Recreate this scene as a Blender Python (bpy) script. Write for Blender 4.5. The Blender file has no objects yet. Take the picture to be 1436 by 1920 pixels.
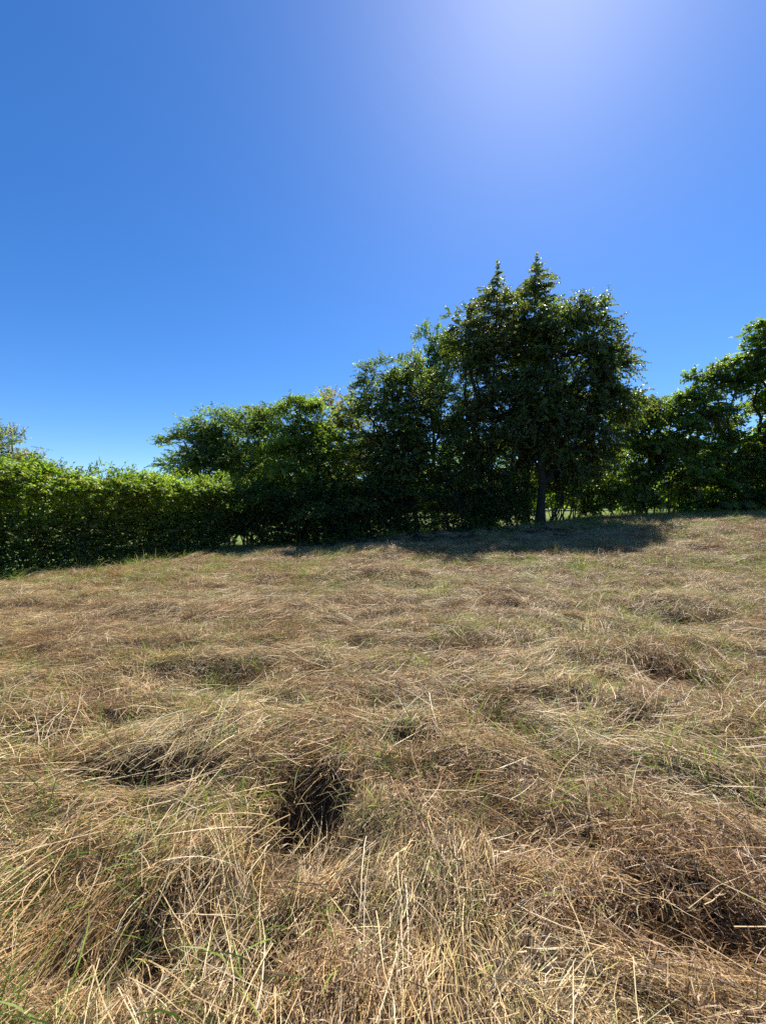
import bpy, math
import numpy as np
from mathutils import Vector

R = math.radians
rng = np.random.default_rng(7)
scene = bpy.context.scene
col = scene.collection

# ------------------------------------------------------------------ camera, sky, sun, exposure
F = 750.0                 # focal length in photograph pixels (1436 x 1920, level ultra-wide lens)
CAMH = 1.55
cam = bpy.data.cameras.new('camera'); cam_o = bpy.data.objects.new('camera', cam); col.objects.link(cam_o)
cam.sensor_fit = 'VERTICAL'; cam.sensor_height = 24.0; cam.lens = 24.0 * F / 1920.0
cam.clip_start = 0.05; cam.clip_end = 3000
cam_o.location = (0, 0, CAMH); cam_o.rotation_euler = (R(90), 0, 0)
scene.camera = cam_o

SUN_EL, SUN_AZ = R(55), R(24)          # azimuth measured from +Y towards +X
sd = Vector((math.sin(SUN_AZ) * math.cos(SUN_EL), math.cos(SUN_AZ) * math.cos(SUN_EL), math.sin(SUN_EL)))
world = bpy.data.worlds.new('World'); scene.world = world; world.use_nodes = True
wn = world.node_tree.nodes; wl = world.node_tree.links
bg = wn['Background']
sky = wn.new('ShaderNodeTexSky'); sky.sky_type = 'NISHITA'; sky.sun_disc = False
sky.sun_elevation = SUN_EL; sky.sun_rotation = SUN_AZ
sky.altitude = 1200; sky.air_density = 1.0; sky.dust_density = 0.65; sky.ozone_density = 6.0
hsv = wn.new('ShaderNodeHueSaturation'); hsv.inputs['Saturation'].default_value = 1.23; hsv.inputs['Hue'].default_value = 0.505; hsv.inputs['Value'].default_value = 1.0
wl.new(sky.outputs[0], hsv.inputs['Color']); wl.new(hsv.outputs[0], bg.inputs[0]); bg.inputs[1].default_value = 0.088
sun = bpy.data.lights.new('sun', 'SUN'); sun.energy = 5.0; sun.angle = R(0.53); sun.color = (1.0, 0.95, 0.87)
sun_o = bpy.data.objects.new('sun', sun); col.objects.link(sun_o)
sun_o.rotation_euler = sd.to_track_quat('Z', 'Y').to_euler(); sun_o.location = (10, 20, 40)
vs = scene.view_settings
vs.view_transform = 'Standard'; vs.look = 'None'; vs.exposure = 1.03; vs.gamma = 1.0; vs.use_curve_mapping = False
scene.cycles.use_denoising = False
scene.cycles.max_bounces = 4; scene.cycles.diffuse_bounces = 2; scene.cycles.transmission_bounces = 4
scene.cycles.glossy_bounces = 2; scene.cycles.transparent_max_bounces = 4

# ------------------------------------------------------------------ small tools
def tag(o, label=None, cat=None, group=None, kind=None):
    if label: o['label'] = label
    if cat: o['category'] = cat
    if group: o['group'] = group
    if kind: o['kind'] = kind
    return o

TAB = np.random.default_rng(3).random((256, 256))
def vnoise(x, y):
    x = np.asarray(x, float); y = np.asarray(y, float)
    xi = np.floor(x).astype(int); yi = np.floor(y).astype(int)
    fx = x - xi; fy = y - yi
    fx = fx * fx * (3 - 2 * fx); fy = fy * fy * (3 - 2 * fy)
    a = TAB[xi & 255, yi & 255]; b = TAB[(xi + 1) & 255, yi & 255]
    c = TAB[xi & 255, (yi + 1) & 255]; d = TAB[(xi + 1) & 255, (yi + 1) & 255]
    return ((a * (1 - fx) + b * fx) * (1 - fy) + (c * (1 - fx) + d * fx) * fy) * 2 - 1
def sstep(a, b, t):
    t = np.clip((np.asarray(t, float) - a) / (b - a), 0, 1); return t * t * (3 - 2 * t)

# the hedge runs from H0 to H1 along the left side of the field
H0 = np.array([-10.9, 1.9]); H1 = np.array([-5.3, 15.2])
HD = (H1 - H0) / np.linalg.norm(H1 - H0); HN = np.array([HD[1], -HD[0]])   # HN points to the field
HLEN = float(np.linalg.norm(H1 - H0))
def hedge_side(X, Y):      # metres from the hedge's field edge, positive on the field
    return (X - H0[0]) * HN[0] + (Y - H0[1]) * HN[1]

PITS = [  # X, Y, rx, ry, depth : trampled hollows in the straw
    (-0.42, 2.04, 0.25, 0.40, 0.34), (0.18, 2.62, 0.26, 0.16, 0.14), (-1.35, 2.32, 0.50, 0.13, 0.13),
    (-1.45, 3.55, 0.32, 0.12, 0.10), (2.70, 3.60, 0.35, 0.20, 0.15), (4.15, 5.2, 0.5, 0.14, 0.10),
    (0.78, 1.90, 0.28, 0.16, 0.12), (1.15, 1.50, 0.40, 0.16, 0.13), (-0.9, 1.38, 0.25, 0.14, 0.10),
    (1.4, 3.15, 0.35, 0.16, 0.10), (0.7, 4.3, 0.4, 0.13, 0.08), (3.2, 4.6, 0.3, 0.1, 0.08),
    (-2.6, 4.4, 0.4, 0.12, 0.08), (-3.4, 5.4, 0.4, 0.12, 0.06), (-0.6, 5.2, 0.3, 0.1, 0.06),
    (1.9, 6.4, 0.4, 0.14, 0.07), (1.75, 1.75, 0.2, 0.13, 0.10)]
HEAPS = [(-1.2, 2.75, 0.75, 0.22, 0.13), (0.55, 2.30, 0.30, 0.22, 0.10), (-0.05, 2.2, 0.10, 0.45, 0.07), (2.6, 4.1, 0.8, 0.28, 0.11),
         (-1.3, 3.95, 0.9, 0.22, 0.10), (4.2, 5.8, 1.0, 0.35, 0.16), (-3.3, 5.9, 1.2, 0.3, 0.07), (0.5, 4.8, 1.2, 0.3, 0.06),
         (-0.3, 8.0, 1.2, 0.4, 0.15), (1.6, 10.6, 0.8, 0.3, 0.20), (3.0, 11.0, 0.6, 0.3, 0.22), (0.2, 10.9, 0.6, 0.3, 0.16)]
def g_base(X, Y):
    X = np.asarray(X, float); Y = np.asarray(Y, float)
    z = 0.92 * sstep(3, 17, Y) * sstep(-8, 6, X) + 0.055 * np.clip(X - 5, 0, 11) * sstep(3, 12, Y)
    return z + 0.012 * np.clip(Y - 20, 0, 60) * sstep(-10, 0, X)
def row_y(X): return 15.6 + 2.2 * sstep(6, 10, X)
def field_mask(X, Y):
    return sstep(-1.5, -0.2, hedge_side(X, Y)) * (1 - sstep(0, 2.0, Y - row_y(X)))
def g(X, Y, rough=True):
    X = np.asarray(X, float); Y = np.asarray(Y, float)
    z = g_base(X, Y)
    if not rough: return z
    m = field_mask(X, Y)
    wx = X + 0.5 * vnoise(X * 0.7 + 9, Y * 0.7); wy = Y + 0.35 * vnoise(X * 0.6, Y * 0.9 + 40)
    n1 = vnoise(wx * 0.55 + 3, wy * 1.15 + 7)
    n2 = 1 - 2 * np.abs(vnoise(wx * 1.1 + 21, wy * 2.1 + 2))
    n3 = vnoise(wx * 3.1, wy * 4.6)
    n4 = vnoise(wx * 0.9 + wy * 0.5 + 70, wy * 5.2 - wx * 0.8)
    n5 = vnoise(wx * 6.3 + 11, wy * 8.1)
    h = 0.045 * n1 + 0.03 * n2 + 0.04 * n3 + 0.04 * n4 + 0.022 * n5
    for (a, b, rx, ry, d) in PITS:
        h = h - d * np.exp(-(((X - a) / rx) ** 2 + ((Y - b) / ry) ** 2) ** 2.6)
    for (a, b, rx, ry, d) in HEAPS:
        h = h + d * np.exp(-(((X - a) / rx) ** 2 + ((Y - b) / ry) ** 2))
    return z + h * m

def mesh_from(name, V, Fc, mat, parent=None, colors=None, smooth=False, nside=3):
    me = bpy.data.meshes.new(name)
    V = np.ascontiguousarray(V, np.float32); Fc = np.ascontiguousarray(Fc, np.int32)
    k = Fc.shape[1]
    me.vertices.add(len(V)); me.vertices.foreach_set('co', V.ravel())
    me.loops.add(Fc.size); me.loops.foreach_set('vertex_index', Fc.ravel())
    me.polygons.add(len(Fc)); me.polygons.foreach_set('loop_start', np.arange(0, Fc.size, k, dtype=np.int32))
    me.polygons.foreach_set('loop_total', np.full(len(Fc), k, np.int32))
    if smooth: me.polygons.foreach_set('use_smooth', np.ones(len(Fc), bool))
    if colors is not None:
        a = me.attributes.new('Col', 'FLOAT_COLOR', 'POINT')
        c = np.ones((len(V), 4), np.float32); c[:, :3] = colors
        a.data.foreach_set('color', c.ravel())
    me.update(calc_edges=True); me.materials.append(mat)
    o = bpy.data.objects.new(name, me)
    col.objects.link(o)
    if parent: o.parent = parent
    return o
def empty(name, loc):
    o = bpy.data.objects.new(name, None); o.location = loc; o.empty_display_size = 0.3; col.objects.link(o); return o
def unit(v):
    return v / (np.linalg.norm(v, axis=-1, keepdims=True) + 1e-9)

# ------------------------------------------------------------------ materials
def nodes_of(name):
    m = bpy.data.materials.new(name); m.use_nodes = True
    nt = m.node_tree
    return m, nt.nodes, nt.links, nt.nodes['Principled BSDF'], nt.nodes['Material Output']
def leaf_material(name, trans=0.58, rough=0.5, tint=(2.3, 2.3, 0.75), spec=0.55):
    m, n, l, p, out = nodes_of(name)
    at = n.new('ShaderNodeAttribute'); at.attribute_name = 'Col'
    l.new(at.outputs['Color'], p.inputs['Base Color'])
    p.inputs['Roughness'].default_value = rough; p.inputs['Specular IOR Level'].default_value = spec
    mul = n.new('ShaderNodeMix'); mul.data_type = 'RGBA'; mul.blend_type = 'MULTIPLY'; mul.inputs[0].default_value = 1
    l.new(at.outputs['Color'], mul.inputs[6]); mul.inputs[7].default_value = (*tint, 1)
    t = n.new('ShaderNodeBsdfTranslucent'); l.new(mul.outputs[2], t.inputs[0])
    mx = n.new('ShaderNodeMixShader'); mx.inputs[0].default_value = trans
    l.new(p.outputs[0], mx.inputs[1]); l.new(t.outputs[0], mx.inputs[2]); l.new(mx.outputs[0], out.inputs[0])
    return m
def straw_material(name, trans=0.24, patch=True):
    m, n, l, p, out = nodes_of(name)
    at = n.new('ShaderNodeAttribute'); at.attribute_name = 'Col'
    oi = n.new('ShaderNodeObjectInfo'); geo = n.new('ShaderNodeNewGeometry')
    nz = n.new('ShaderNodeTexNoise'); nz.inputs['Scale'].default_value = 0.9; nz.inputs['Detail'].default_value = 3
    l.new(geo.outputs['Position'], nz.inputs['Vector'])
    # weathering: patches of redder, older straw and of paler, bleached straw
    rp = n.new('ShaderNodeValToRGB'); e = rp.color_ramp.elements
    e[0].position = 0.36; e[0].color = (0.76, 0.65, 0.55, 1); e[1].position = 0.62; e[1].color = (1.0, 1.0, 1.0, 1)
    l.new(nz.outputs['Fac'], rp.inputs[0])
    m1 = n.new('ShaderNodeMix'); m1.data_type = 'RGBA'; m1.blend_type = 'MULTIPLY'; m1.inputs[0].default_value = 1 if patch else 0
    l.new(at.outputs['Color'], m1.inputs[6]); l.new(rp.outputs[0], m1.inputs[7])
    hs = n.new('ShaderNodeHueSaturation')
    mr = n.new('ShaderNodeMapRange'); mr.inputs[3].default_value = 0.72; mr.inputs[4].default_value = 1.2
    l.new(oi.outputs['Random'], mr.inputs[0]); l.new(mr.outputs[0], hs.inputs['Value'])
    l.new(m1.outputs[2], hs.inputs['Color'])
    l.new(hs.outputs[0], p.inputs['Base Color'])
    p.inputs['Roughness'].default_value = 0.48; p.inputs['Specular IOR Level'].default_value = 0.45
    t = n.new('ShaderNodeBsdfTranslucent'); l.new(hs.outputs[0], t.inputs[0])
    mx = n.new('ShaderNodeMixShader'); mx.inputs[0].default_value = trans
    l.new(p.outputs[0], mx.inputs[1]); l.new(t.outputs[0], mx.inputs[2]); l.new(mx.outputs[0], out.inputs[0])
    return m
def bark_material(name, c0, c1):
    m, n, l, p, out = nodes_of(name)
    tc = n.new('ShaderNodeTexCoord'); mp = n.new('ShaderNodeMapping'); mp.inputs['Scale'].default_value = (9, 9, 2)
    nz = n.new('ShaderNodeTexNoise'); nz.inputs['Scale'].default_value = 3; nz.inputs['Detail'].default_value = 6
    rp = n.new('ShaderNodeValToRGB'); rp.color_ramp.elements[0].color = (*c0, 1); rp.color_ramp.elements[1].color = (*c1, 1)
    rp.color_ramp.elements[0].position = 0.35; rp.color_ramp.elements[1].position = 0.68
    l.new(tc.outputs['Object'], mp.inputs[0]); l.new(mp.outputs[0], nz.inputs['Vector']); l.new(nz.outputs['Fac'], rp.inputs[0])
    l.new(rp.outputs[0], p.inputs['Base Color']); p.inputs['Roughness'].default_value = 0.9
    b = n.new('ShaderNodeBump'); b.inputs['Strength'].default_value = 0.6; b.inputs['Distance'].default_value = 0.02
    l.new(nz.outputs['Fac'], b.inputs['Height']); l.new(b.outputs[0], p.inputs['Normal'])
    return m
M_LEAF = leaf_material('leaf')
M_GLOSS = leaf_material('glossy_leaf', trans=0.52, rough=0.42, spec=0.65)
M_THIN = leaf_material('thin_leaf', trans=0.5, rough=0.42, tint=(1.9, 2.0, 0.6))
M_BARK = bark_material('bark', (0.014, 0.011, 0.009), (0.042, 0.035, 0.028))
M_STEM = bark_material('pale_bark', (0.07, 0.06, 0.045), (0.20, 0.17, 0.13))
M_STRAW = straw_material('straw'); M_GREEN = straw_material('grass_blade', 0.55, patch=False)

def ground_material():
    m, n, l, p, out = nodes_of('field_ground')
    at = n.new('ShaderNodeAttribute'); at.attribute_name = 'Col'        # red channel: field (0) to lawn (1)
    sp = n.new('ShaderNodeSeparateColor'); l.new(at.outputs['Color'], sp.inputs[0])
    geo = n.new('ShaderNodeNewGeometry')
    n1 = n.new('ShaderNodeTexNoise'); n1.inputs['Scale'].default_value = 14; n1.inputs['Detail'].default_value = 8; n1.inputs['Roughness'].default_value = 0.7
    n2 = n.new('ShaderNodeTexNoise'); n2.inputs['Scale'].default_value = 0.8; n2.inputs['Detail'].default_value = 5
    l.new(geo.outputs['Position'], n1.inputs['Vector']); l.new(geo.outputs['Position'], n2.inputs['Vector'])
    r1 = n.new('ShaderNodeValToRGB'); e = r1.color_ramp.elements
    e[0].position = 0.3; e[0].color = (0.022, 0.016, 0.010, 1); e[1].position = 0.72; e[1].color = (0.10, 0.072, 0.04, 1)
    l.new(n1.outputs['Fac'], r1.inputs[0])
    r2 = n.new('ShaderNodeValToRGB'); e = r2.color_ramp.elements
    e[0].position = 0.3; e[0].color = (0.075, 0.12, 0.025, 1); e[1].position = 0.75; e[1].color = (0.17, 0.20, 0.06, 1)
    l.new(n2.outputs['Fac'], r2.inputs[0])
    mx = n.new('ShaderNodeMix'); mx.data_type = 'RGBA'
    l.new(sp.outputs[0], mx.inputs[0]); l.new(r1.outputs[0], mx.inputs[6]); l.new(r2.outputs[0], mx.inputs[7])
    l.new(mx.outputs[2], p.inputs['Base Color']); p.inputs['Roughness'].default_value = 0.95; p.inputs['Specular IOR Level'].default_value = 0.1
    b = n.new('ShaderNodeBump'); b.inputs['Strength'].default_value = 0.8; b.inputs['Distance'].default_value = 0.03
    l.new(n1.outputs['Fac'], b.inputs['Height']); l.new(b.outputs[0], p.inputs['Normal'])
    return m

# ------------------------------------------------------------------ the ground: one sheet to the horizon
def axis(lo, hi, step, far):
    a = list(np.arange(lo, hi + 1e-6, step)); s = step; x = hi
    while x < far: s *= 1.25; x += s; a.append(x)
    s = step; x = lo
    while x > -far: s *= 1.25; x -= s; a.insert(0, x)
    return np.array(a)
gx = axis(-6, 9, 0.07, 900); gy = axis(0.6, 8.5, 0.05, 900)
GX, GY = np.meshgrid(gx, gy)
GZ = g(GX, GY)
nx, ny = len(gx), len(gy)
ii = np.arange(ny - 1)[:, None] * nx + np.arange(nx - 1)[None, :]
quads = np.stack([ii, ii + 1, ii + nx + 1, ii + nx], -1).reshape(-1, 4)
lawn = np.maximum(sstep(2.6, 4.6, GY - row_y(GX) + 0.8 * vnoise(GX * 0.5, GY * 0.5)), 1 - sstep(-3.0, -2.0, hedge_side(GX, GY)))
cc = np.zeros((nx * ny, 3)); cc[:, 0] = lawn.ravel()
ground = mesh_from('field', np.stack([GX, GY, GZ], -1).reshape(-1, 3), quads, ground_material(), colors=cc, smooth=True)
tag(ground, 'mown hay field with low mounds and lawn beyond the trees', 'field', kind='structure')

# ------------------------------------------------------------------ straw and grass (uncountable): bundles scattered over the field
lib = bpy.data.collections.new('straw_library')      # holds the bundle meshes; not linked to the scene
def strands(n, length, width, box, spread, lift, arch, curl, cols, segs=4, upright=0.0, seed=0, cj=0.2):
    r = np.random.default_rng(seed)
    k = segs + 1
    L = r.uniform(*length, n); W = r.uniform(*width, n)
    th = r.normal(0, spread, n) + np.where(r.random(n) < 0.5, 0, math.pi)
    el = r.normal(lift[0], lift[1], n) if upright == 0 else r.uniform(upright, 1.45, n)
    if upright > 0: th = r.uniform(0, 2 * math.pi, n)
    p = np.stack([r.uniform(-box[0], box[0], n), r.uniform(-box[1], box[1], n), r.uniform(0.0, box[2], n) if upright == 0 else np.zeros(n)], -1)
    if upright == 0: p[:, :2] -= np.stack([np.cos(th), np.sin(th)], -1) * L[:, None] * 0.5
    cu = r.normal(0, curl, n); ar = np.abs(r.normal(arch, arch * 0.5, n))
    kink = r.normal(0, 0.07, (n, segs)); kink[r.random((n, segs)) < 0.03] *= 6
    pts = [p]; a = th.copy(); e = el.copy()
    roll = r.normal(0, 0.75, n) if upright == 0 else r.uniform(0, math.pi, n)
    for s in range(segs):
        d = np.stack([np.cos(a) * np.cos(e), np.sin(a) * np.cos(e), np.sin(e)], -1)
        pts.append(pts[-1] + d * (L / segs)[:, None])
        a = a + cu / segs + kink[:, s]; e = e - ar / segs + kink[:, s] * 0.5
    P = np.stack(pts, 1)                                     # n,k,3
    T = unit(np.gradient(P, axis=1))
    up = np.zeros_like(T); up[..., 2] = 1
    S = unit(np.cross(T, up) + 1e-4); U = np.cross(S, T)
    side = S * np.cos(roll)[:, None, None] + U * np.sin(roll)[:, None, None]
    tt = np.linspace(0, 1, k)
    w = (W[:, None] * (1 - 0.75 * tt ** 2)[None, :] * 0.5)[..., None]
    if upright: w = (W[:, None] * (1 - 0.95 * tt ** 2)[None, :] * 0.5)[..., None]
    V = np.stack([P - side * w, P + side * w], 2)             # n,k,2,3
    base = (np.arange(n) * k * 2)[:, None] + (np.arange(segs) * 2)[None, :]
    Q = np.stack([base, base + 1, base + 3, base + 2], -1).reshape(-1, 4)
    C = np.asarray(cols)[r.integers(0, len(cols), n)] * r.uniform(1 - cj, 1 + cj, (n, 1))
    C = np.repeat(C, k * 2, 0)
    return V.reshape(-1, 3), Q, C
def bundle(kind, i, parts, mat):
    Vs, Qs, Cs, o = [], [], [], 0
    for V, Q, C in parts:
        Vs.append(V); Qs.append(Q + o); Cs.append(C); o += len(V)
    ob = mesh_from(f'{kind}_{i:02d}', np.concatenate(Vs), np.concatenate(Qs), mat, colors=np.concatenate(Cs))
    col.objects.unlink(ob); return ob
STRAW = [(0.704, 0.508, 0.253), (0.639, 0.448, 0.210), (0.740, 0.587, 0.314), (0.547, 0.365, 0.167), (0.455, 0.288, 0.124), (0.663, 0.508, 0.216), (0.740, 0.557, 0.314)]
BROWN = [(0.331, 0.211, 0.114), (0.274, 0.171, 0.091), (0.388, 0.262, 0.148), (0.456, 0.325, 0.182), (0.228, 0.142, 0.080)]
PALE = [(0.707, 0.593, 0.365), (0.720, 0.638, 0.422), (0.638, 0.513, 0.274)]
OLD = [(0.15, 0.105, 0.06), (0.11, 0.075, 0.042), (0.20, 0.15, 0.085)]
GREEN = [(0.20, 0.31, 0.04), (0.26, 0.36, 0.055), (0.14, 0.23, 0.035), (0.33, 0.38, 0.08), (0.15, 0.25, 0.07)]
OLIVE = [(0.36, 0.35, 0.10), (0.44, 0.40, 0.14), (0.28, 0.30, 0.075)]
NV = 7
def library(kind, fn, mat):
    c = bpy.data.collections.new(kind + '_bundles')
    for i in range(NV): c.objects.link(bundle(kind, i, fn(i), mat))
    return c
L_SWATH = library('swath', lambda i: [
    strands(84, (0.10, 0.38), (0.0022, 0.0048), (0.20, 0.15, 0.075), 0.20, (0.08, 0.12), 0.25, 0.35, STRAW + STRAW + OLD + OLD + OLIVE[:2], seed=100 + i),
    strands(24, (0.08, 0.26), (0.0022, 0.0050), (0.20, 0.18, 0.085), 0.8, (0.15, 0.25), 0.5, 0.6, STRAW + BROWN, seed=130 + i)], M_STRAW)
L_TANGLE = library('tangle', lambda i: [
    strands(44, (0.08, 0.28), (0.0022, 0.0050), (0.17, 0.17, 0.085), 1.3, (0.18, 0.28), 0.6, 0.9, STRAW + BROWN[2:4] + OLD + OLD + OLIVE, seed=200 + i),
    strands(54, (0.03, 0.11), (0.0025, 0.0065), (0.18, 0.18, 0.09), 1.5, (0.1, 0.5), 0.8, 1.6, STRAW + BROWN + OLD, segs=3, seed=230 + i)], M_STRAW)
L_LITTER = library('litter', lambda i: [
    strands(120, (0.03, 0.12), (0.002, 0.0058), (0.15, 0.15, 0.11), 1.5, (0.3, 0.5), 0.9, 1.8, BROWN, segs=3, seed=300 + i),
    strands(25, (0.10, 0.25), (0.002, 0.0036), (0.14, 0.14, 0.09), 1.3, (0.3, 0.3), 0.7, 0.9, BROWN + STRAW[:3], seed=330 + i)], M_STRAW)
L_STALK = library('stalk', lambda i: [
    strands(5, (0.30, 0.70), (0.0028, 0.0050), (0.15, 0.15, 0.10), 0.30, (0.12, 0.10), 0.25, 0.25, PALE + STRAW[:1], segs=7, seed=400 + i),
    strands(5, (0.18, 0.40), (0.0026, 0.0048), (0.18, 0.18, 0.10), 0.9, (0.15, 0.2), 0.35, 0.4, PALE, segs=5, seed=430 + i)], M_STRAW)
L_DRYTUFT = library('dry_tuft', lambda i: [
    strands(46, (0.10, 0.26), (0.0016, 0.0036), (0.07, 0.07, 0.0), 1, (0, 0), 1.9, 0.8, STRAW + OLIVE + BROWN[2:4], upright=0.35, segs=5, seed=500 + i)], M_STRAW)
L_GREEN = library('green_tuft', lambda i: [
    strands(24, (0.14, 0.34), (0.003, 0.0066), (0.07, 0.07, 0.0), 1, (0, 0), 1.2, 0.5, GREEN + OLIVE[:2], upright=0.6, segs=5, seed=600 + i)], M_GREEN)
L_SPRIG = library('green_sprig', lambda i: [
    strands(6, (0.14, 0.32), (0.0035, 0.0075), (0.05, 0.05, 0.0), 1, (0, 0), 0.9, 0.4, GREEN, upright=0.7, segs=5, seed=700 + i)], M_GREEN)

def flow(X, Y):            # the direction in which the mower laid the straw
    a = 0.12 + 0.95 * vnoise(X * 0.45 + 30, Y * 0.6 + 12) + 0.45 * vnoise(X * 1.3, Y * 1.5 + 60)
    near = 1 - sstep(2.2, 3.6, Y)
    a = a + near * (0.75 * (1 - sstep(-0.9, 0.0, X)) - 0.55 * sstep(0.2, 1.2, X))
    return a
def pit_depth(X, Y):
    h = np.zeros_like(X)
    for (a, b, rx, ry, d) in PITS: h = h + (d / 0.2) * np.exp(-(((X - a) / rx) ** 2 + ((Y - b) / ry) ** 2) ** 2.6)
    return h
def scatter(name, libr, bands, label, jitter=0.35, aligned=True, keep=None, tilt=1.0, sink=0.0, cat='hay', seed=0):
    r = np.random.default_rng(seed); PX, PY, SC = [], [], []
    for (y0, y1, dens, sc) in bands:
        w = 1.12 * y1 + 1.0
        n = int(dens * (y1 - y0) * 2 * w)
        X = r.uniform(-w, w, n); Y = r.uniform(y0, y1, n)
        ok = (np.abs(X) < 1.1 * Y + 0.9) & (hedge_side(X, Y) > -0.5)
        if keep is not None: ok &= r.random(n) < keep(X, Y)
        PX.append(X[ok]); PY.append(Y[ok]); SC.append(r.uniform(0.75, 1.25, ok.sum()) * sc)
    X = np.concatenate(PX); Y = np.concatenate(PY); SC = np.concatenate(SC); n = len(X)
    Z = g(X, Y); e = 0.10
    sx = (g(X + e, Y) - g(X - e, Y)) / (2 * e) * tilt; sy = (g(X, Y + e) - g(X, Y - e)) / (2 * e) * tilt
    a = flow(X, Y) + r.normal(0, jitter, n) if aligned else r.uniform(0, 2 * math.pi, n)
    # frame with x along the flow on the slope
    xa = unit(np.stack([np.cos(a), np.sin(a), sx * np.cos(a) + sy * np.sin(a)], -1))
    nz = unit(np.stack([-sx, -sy, np.ones(n)], -1)); ya = np.cross(nz, xa)
    ry = np.arcsin(np.clip(-xa[:, 2], -1, 1)); rz = np.arctan2(xa[:, 1], xa[:, 0]); rx = np.arctan2(ya[:, 2], nz[:, 2])
    me = bpy.data.meshes.new(name); me.vertices.add(n)
    me.vertices.foreach_set('co', np.stack([X, Y, Z - sink], -1).astype(np.float32).ravel())
    A = me.attributes.new('rot', 'FLOAT_VECTOR', 'POINT'); A.data.foreach_set('vector', np.stack([rx, ry, rz], -1).astype(np.float32).ravel())
    A = me.attributes.new('scl', 'FLOAT', 'POINT'); A.data.foreach_set('value', SC.astype(np.float32))
    A = me.attributes.new('idx', 'INT', 'POINT'); A.data.foreach_set('value', r.integers(0, NV, n).astype(np.int32))
    o = bpy.data.objects.new(name, me); col.objects.link(o)
    ng = bpy.data.node_groups.new(name, 'GeometryNodeTree')
    ng.interface.new_socket('Geometry', in_out='INPUT', socket_type='NodeSocketGeometry')
    ng.interface.new_socket('Geometry', in_out='OUTPUT', socket_type='NodeSocketGeometry')
    N, K = ng.nodes, ng.links
    gi = N.new('NodeGroupInput'); go = N.new('NodeGroupOutput'); iop = N.new('GeometryNodeInstanceOnPoints')
    ci = N.new('GeometryNodeCollectionInfo'); ci.inputs[0].default_value = libr; ci.inputs[1].default_value = True; ci.inputs[2].default_value = True
    def attr(nm, ty):
        q = N.new('GeometryNodeInputNamedAttribute'); q.data_type = ty; q.inputs[0].default_value = nm; return q.outputs[0]
    K.new(gi.outputs[0], iop.inputs['Points']); K.new(ci.outputs[0], iop.inputs['Instance'])
    iop.inputs['Pick Instance'].default_value = True
    K.new(attr('idx', 'INT'), iop.inputs['Instance Index'])
    er = N.new('FunctionNodeEulerToRotation'); K.new(attr('rot', 'FLOAT_VECTOR'), er.inputs[0]); K.new(er.outputs[0], iop.inputs['Rotation'])
    cx = N.new('ShaderNodeCombineXYZ'); s = attr('scl', 'FLOAT')
    for q in range(3): K.new(s, cx.inputs[q])
    K.new(cx.outputs[0], iop.inputs['Scale']); K.new(iop.outputs[0], go.inputs[0])
    md = o.modifiers.new('scatter', 'NODES'); md.node_group = ng
    tag(o, label, cat, kind='stuff')
    print(name, n)
    return o
notpit = lambda X, Y: np.clip(1.0 - 0.75 * pit_depth(X, Y), 0.14, 1)
under = lambda X: sstep(-6, -3, X) * (1 - sstep(5.5, 8.0, X))       # straw thinned to dark soil below the crowns, to deepen their shadow band
rowfade = lambda X, Y: np.clip(1 - sstep(0, 2.4, Y - row_y(X)) - 0.93 * under(X) * sstep(-4.2, -2.0, Y - row_y(X)), 0, 1)
greenness = lambda X, Y: np.clip(0.40 + (0.5 + 0.6 * sstep(2.5, 5, Y)) * vnoise(X * 0.9 + 5, Y * 1.2 + 90) + 0.5 * sstep(9, 13, Y) * sstep(3, 8, X) + 0.35 * (1 - sstep(-5, -2, X)) * sstep(5, 8, Y) - pit_depth(X, Y), 0.0, 1)
brownness = lambda X, Y: np.clip(0.30 + 1.3 * vnoise(X * 0.8 + 77, Y * 1.1 + 33) + 0.9 * pit_depth(X, Y), 0.02, 1)
scatter('flattened_straw', L_SWATH, [(0.5, 2.4, 42, 0.68), (2.4, 3.6, 46, 0.76), (3.6, 8, 54, 0.78), (8, 20, 30, 0.95)], 'pale flattened straw combed into swirls across the field', keep=lambda X, Y: notpit(X, Y) * rowfade(X, Y), seed=11)
scatter('tangled_straw', L_TANGLE, [(0.5, 2.4, 50, 0.66), (2.4, 3.6, 44, 0.76), (3.6, 8, 36, 0.85), (8, 20, 20, 1.05)], 'tangled short straw pieces lying between the combed swaths', aligned=False, keep=lambda X, Y: notpit(X, Y) * rowfade(X, Y), seed=12)
scatter('brown_litter', L_LITTER, [(0.5, 3.6, 30, 0.9), (3.6, 8, 22, 0.9), (8, 20, 10, 1.2)], 'reddish brown dead grass litter in patches on the field', aligned=False, keep=lambda X, Y: brownness(X, Y) * rowfade(X, Y), seed=13)
scatter('loose_stalks', L_STALK, [(0.6, 3.6, 24, 0.75), (3.6, 8, 12, 0.75), (8, 16, 5, 0.9)], 'long pale loose straw stalks lying on top of the hay', jitter=0.6, keep=lambda X, Y: rowfade(X, Y), tilt=0.6, sink=-0.03, cat='straw', seed=14)
scatter('dry_grass_tufts', L_DRYTUFT, [(0.5, 3.6, 20, 0.75), (3.6, 8, 16, 0.8), (8, 20, 14, 0.9)], 'short dry upright grass tufts growing through the hay', aligned=False, tilt=0.5, keep=rowfade, cat='grass', seed=15)
scatter('green_grass_tufts', L_GREEN, [(0.5, 3.6, 20, 0.7), (3.6, 8, 34, 0.72), (8, 20, 30, 1.0)], 'fresh green grass tufts growing through the hay', aligned=False, tilt=0.4, keep=lambda X, Y: greenness(X, Y) * rowfade(X, Y), cat='grass', seed=16)
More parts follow.
